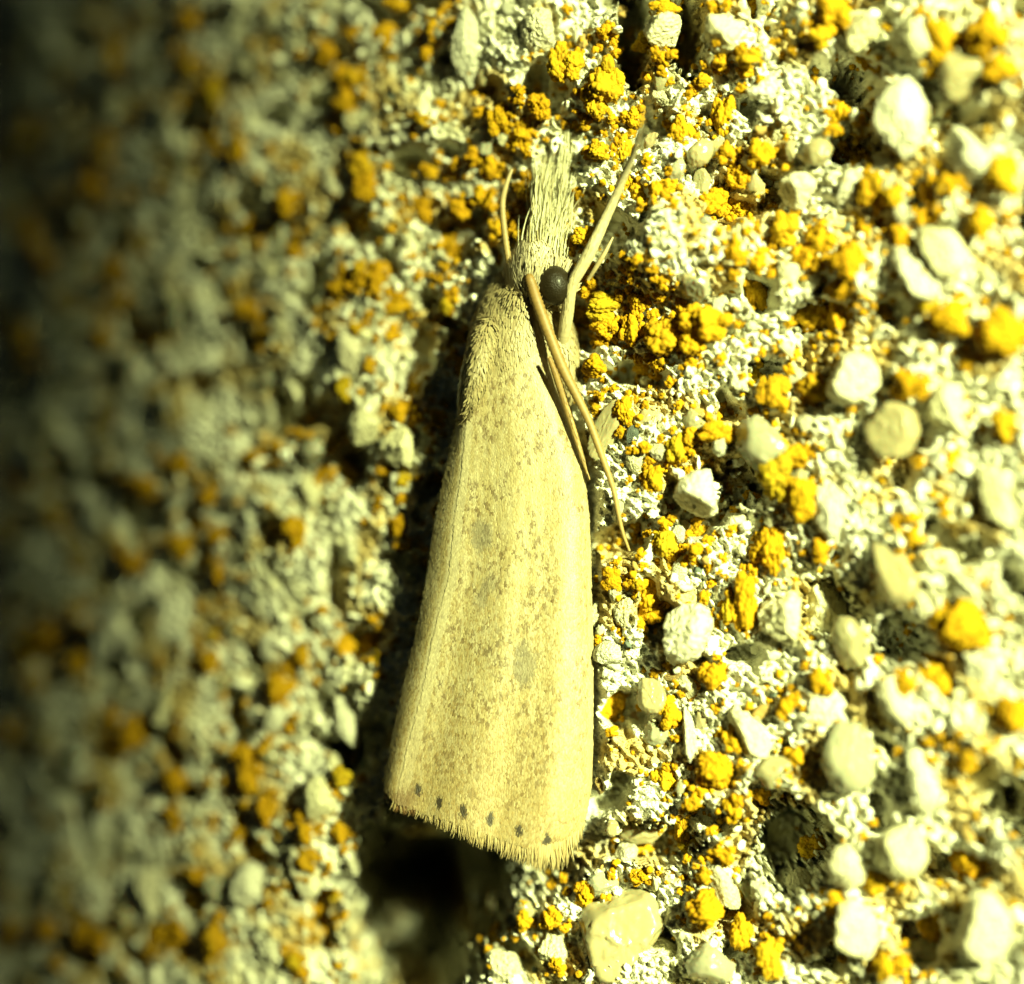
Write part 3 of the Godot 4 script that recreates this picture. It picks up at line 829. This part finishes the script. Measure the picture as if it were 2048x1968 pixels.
func build_moth() -> void:
	mats.flake_shape = flake_mesh()
	var base := on_wall(1030, 1100)
	var moth := Node3D.new()
	moth.name = "moth"
	add_child(moth)
	tag(moth, "straw coloured moth resting head up on the lichened wall, wings folded", "moth")
	# the folded wings: the one on top, and the other showing as the shaded side below it
	var top := put("forewing", wing_mesh(RIDGE_AT * 0.92, 1.0, 70, 150, 0.0), mats.wing, moth)
	scatter_scales("wing_scales", RIDGE_AT * 0.94, 0.995, 76000, 0.002, top)
	fringe(RIDGE_AT, 1.0, 640, 0.001, top)
	var low := put("forewing", wing_mesh(0.0, RIDGE_AT * 1.25, 16, 150, -0.002), mats.wing, moth)
	tag(low, "shaded lower forewing folded down along the side")
	scatter_scales("wing_scales", 0.01, RIDGE_AT * 0.97, 14000, 0.000, low)
	fringe(0.0, RIDGE_AT * 1.2, 110, -0.002, low)
	# thorax, with the shoulder lobe lying over the wing base
	var pale := Color(0.60, 0.53, 0.26)
	var dull := Color(0.46, 0.37, 0.17)
	var st := start()
	var mid := spot(1032, 700, -0.055)
	var size := Vector3(0.096, 0.170, 0.098)
	lump(st, 0, mid, size, -0.14, pale)
	st.generate_normals()
	var thorax := put("thorax", st.commit(), mats.wing, moth)
	tuft("thorax_scales", mid, size, -0.14, 7000, Vector3(0.03, -1, 0), 0.030, 0.0038, pale, dull, thorax)
	st = start()
	var smid := spot(957, 735, -0.002)
	var ssize := Vector3(0.030, 0.105, 0.07)
	lump(st, 0, smid, ssize, -0.24, pale)
	st.generate_normals()
	var lobe := put("shoulder_lobe", st.commit(), mats.wing, moth)
	tuft("lobe_scales", smid, ssize, -0.24, 2400, Vector3(-0.2, -1, 0), 0.028, 0.0038, pale, dull, lobe)
	st = start()
	mid = spot(1122, 700, -0.035)
	size = Vector3(0.034, 0.10, 0.05)
	lump(st, 0, mid, size, 0.2, Color(0.5, 0.42, 0.2))
	st.generate_normals()
	var side := put("body_side", st.commit(), mats.wing, moth)
	tuft("side_scales", mid, size, 0.2, 1200, Vector3(0.1, -1, 0), 0.026, 0.0038, pale, dull, side)
	# head
	st = start()
	mid = spot(1070, 560, -0.022)
	size = Vector3(0.056, 0.074, 0.072)
	lump(st, 0, mid, size, 0.0, pale)
	st.generate_normals()
	var head := put("head", st.commit(), mats.wing, moth)
	tuft("head_scales", mid, size, 0.0, 2200, Vector3(0.1, 1, 0.15), 0.040, 0.0028, Color(0.92, 0.86, 0.54), Color(0.7, 0.62, 0.34), head)
	st = start()
	mid = spot(1046, 618, -0.040)
	size = Vector3(0.066, 0.070, 0.080)
	lump(st, 0, mid, size, -0.25, pale)
	st.generate_normals()
	var collar := put("collar", st.commit(), mats.wing, moth)
	tuft("collar_scales", mid, size, -0.25, 1900, Vector3(-0.05, -1, 0.0), 0.028, 0.0036, pale, dull, collar)
	st = start()
	lump(st, 0, spot(1108, 571, 0.040), Vector3(0.036, 0.041, 0.034), 0.25, Color.WHITE)
	st.generate_normals()
	put("eye", st.commit(), mats.eye, moth)
	# short fur overlaps the rim of the eye
	var where := []
	var shades := []
	for i in 420:
		var w := rng.randf_range(-0.4, TAU * 0.62)
		var out := Vector3(cos(w), sin(w), 0)
		var at := spot(1108, 571, 0.034) + Vector3(cos(w) * 0.0385, sin(w) * 0.0435, rng.randf_range(-0.01, 0.012))
		var along := (Vector3(-sin(w), cos(w), 0) * rng.randf_range(-0.5, 0.5) + out * 0.7 + Vector3(0.1, 0.8, 0.25)).normalized()
		var face := (Vector3(0, 0, 1) - along * along.z).normalized()
		where.append(Transform3D(Basis(along.cross(face).normalized() * 0.0028, -along * rng.randf_range(0.014, 0.028), face * 0.006), at - along * 0.006))
		shades.append(Color(0.92, 0.86, 0.54).lerp(Color(0.62, 0.54, 0.28), rng.randf()))
	many("eye_fur", mats.flake_shape, mats.wing_scale, where, shades, head)
	# two long hairy palps pointing up like a beak
	for palp in [[1076, 520, Vector3(0.02, 1, -0.12), 0.13, 560], [1108, 515, Vector3(0.12, 1, -0.22), 0.29, 760]]:
		st = start()
		var first := 0
		for i in palp[4]:
			var t := pow(rng.randf(), 1.3)
			var w := 0.020 + 0.010 * sin(t * PI)
			var root: Vector3 = spot(palp[0] + rng.randfn() * 13.0 * (1.0 - 0.5 * t), palp[1], rng.randf_range(-0.03, 0.03)) + palp[2] * t * palp[3]
			var dir: Vector3 = (palp[2] + Vector3(rng.randfn() * 0.10, 0, rng.randfn() * 0.10)).normalized()
			first = strand(st, first, root, dir, rng.randf_range(0.05, 0.10), rng.randf_range(0.0007, 0.0018), Vector3(0.10 + rng.randfn() * 0.06, 0, 0), Color(0.82, 0.78, 0.52).lerp(Color(0.50, 0.41, 0.19), pow(rng.randf(), 2.5)))
		st.generate_normals()
		put("labial_palp", st.commit(), mats.palp_hair, moth)
	# antennae and legs
	var brown := Color(0.40, 0.25, 0.06)
	var honey := Color(0.50, 0.36, 0.11)
	limb("antenna", [[1058, 551, 0.054, 9], [1060, 560, 0.062, 20], [1075, 606, 0.058, 23], [1101, 676, 0.060, 22], [1127, 740, 0.066, 21], [1157, 799, 0.072, 18], [1180, 848, 0.075, 16], [1203, 910, 0.078, 14], [1227, 980, 0.078, 11], [1243, 1056, 0.074, 8], [1259, 1102, 0.068, 5]], [brown, honey], moth, 0.08)
	limb("antenna", [[1022, 545, 0.010, 13], [1012, 486, 0.012, 13], [1005, 413, 0.004, 12], [1012, 372, -0.01, 10], [1024, 338, -0.02, 6]], [honey, Color(0.56, 0.47, 0.22)], moth, 0.08)
	var bone := Color(0.56, 0.47, 0.21)
	limb("leg", [[1120, 705, -0.005, 18], [1128, 668, 0.020, 24], [1134, 630, 0.035, 26], [1143, 573, 0.055, 23], [1160, 540, 0.062, 24], [1180, 503, 0.068, 25], [1218, 422, 0.075, 19], [1250, 349, 0.11, 14], [1272, 292, 0.17, 9], [1289, 228, 0.27, 5], [1305, 172, 0.38, 2]], [Color(0.70, 0.62, 0.32), Color(0.85, 0.78, 0.46)], moth, 0.03, 700)
	limb("leg", [[1176, 560, 0.03, 7], [1196, 528, 0.045, 10], [1210, 505, 0.05, 9], [1226, 474, 0.05, 4]], [bone, Color(0.62, 0.54, 0.28)], moth, 0.03)
	limb("leg", [[1098, 715, 0.075, 8], [1112, 752, 0.066, 14], [1128, 800, 0.055, 15], [1145, 852, 0.048, 14], [1163, 910, 0.044, 10], [1175, 948, 0.040, 4]], [brown, honey], moth, 0.05, 120)

# ------------------------------------------------------------------ what shades the far side
func build_light_blocker() -> void:
	# added blocker, out of view beside the camera; its soft shade dims one side
	var box := BoxMesh.new()
	box.size = Vector3(3.4, 16.0, 0.6)
	var blocker_coat := surface("blocker_surface", lin(0.10, 0.08, 0.05), 0.9, false)
	var o := put("added_light_blocker", box, blocker_coat)
	tag(o, "dark leaning light blocker added out of view in front of the wall", "", "", "structure")
	var edge := Vector3(-0.54, 0.0, -0.33) + TOWARDS_SUN * (8.5 / TOWARDS_SUN.z)     # its right edge lies over this place
	var turn := Basis(Vector3(0, 0, 1), -0.13)
	o.transform = Transform3D(turn, edge - turn * Vector3(1.7, 0, 0))

# ------------------------------------------------------------------ everything
func _ready() -> void:
	var camera := Camera3D.new()
	camera.name = "camera"
	add_child(camera)
	camera.position = Vector3(0, 0, FAR)
	camera.near = 0.1
	camera.far = 60.0
	var lens := CameraAttributesPhysical.new()
	lens.frustum_focal_length = 12.0 * FAR / 0.984
	lens.frustum_focus_distance = FAR - 0.045
	lens.exposure_aperture = 0.061 / 0.36
	lens.frustum_near = 0.1
	lens.frustum_far = 60.0
	camera.attributes = lens
	var around := WorldEnvironment.new()
	around.name = "surroundings"
	var env := Environment.new()
	env.background_mode = Environment.BG_SKY
	var night := ProceduralSkyMaterial.new()
	night.sky_top_color = Color(0.065, 0.085, 0.075)
	night.sky_horizon_color = Color(0.07, 0.09, 0.08)
	night.ground_bottom_color = Color(0.05, 0.06, 0.04)
	night.ground_horizon_color = Color(0.07, 0.09, 0.08)
	env.sky = Sky.new()
	env.sky.sky_material = night
	env.background_energy_multiplier = 0.55
	env.tonemap_mode = Environment.TONE_MAPPER_LINEAR
	env.tonemap_exposure = 4.1
	env.sdfgi_enabled = true
	env.ssao_enabled = true
	env.ssil_enabled = true
	around.environment = env
	add_child(around)
	var sun := DirectionalLight3D.new()
	sun.name = "low_side_light"
	sun.light_energy = 1.6
	sun.light_color = Color(0.955, 1.0, 0.70)
	sun.light_angular_distance = 4.8
	sun.sky_mode = DirectionalLight3D.SKY_MODE_LIGHT_ONLY
	sun.shadow_enabled = true
	add_child(sun)
	sun.look_at_from_position(TOWARDS_SUN * 8.0, Vector3.ZERO)

	rng.seed = 20
	n_large = fast(FastNoiseLite.TYPE_SIMPLEX, 2.3, 3, 2)
	n_cell = fast(FastNoiseLite.TYPE_CELLULAR, 15.0, 4)
	n_small = fast(FastNoiseLite.TYPE_CELLULAR, 42.0, 5)
	n_fine = fast(FastNoiseLite.TYPE_SIMPLEX, 55.0, 6, 2)
	n_tone = fast(FastNoiseLite.TYPE_SIMPLEX, 6.0, 7, 3)
	n_patch = fast(FastNoiseLite.TYPE_SIMPLEX, 4.2, 8, 3)
	materials()
	var wall := build_wall()
	build_light_blocker()
	build_grains(wall)
	build_moth()
	build_lichen()
	build_crumbs(wall)
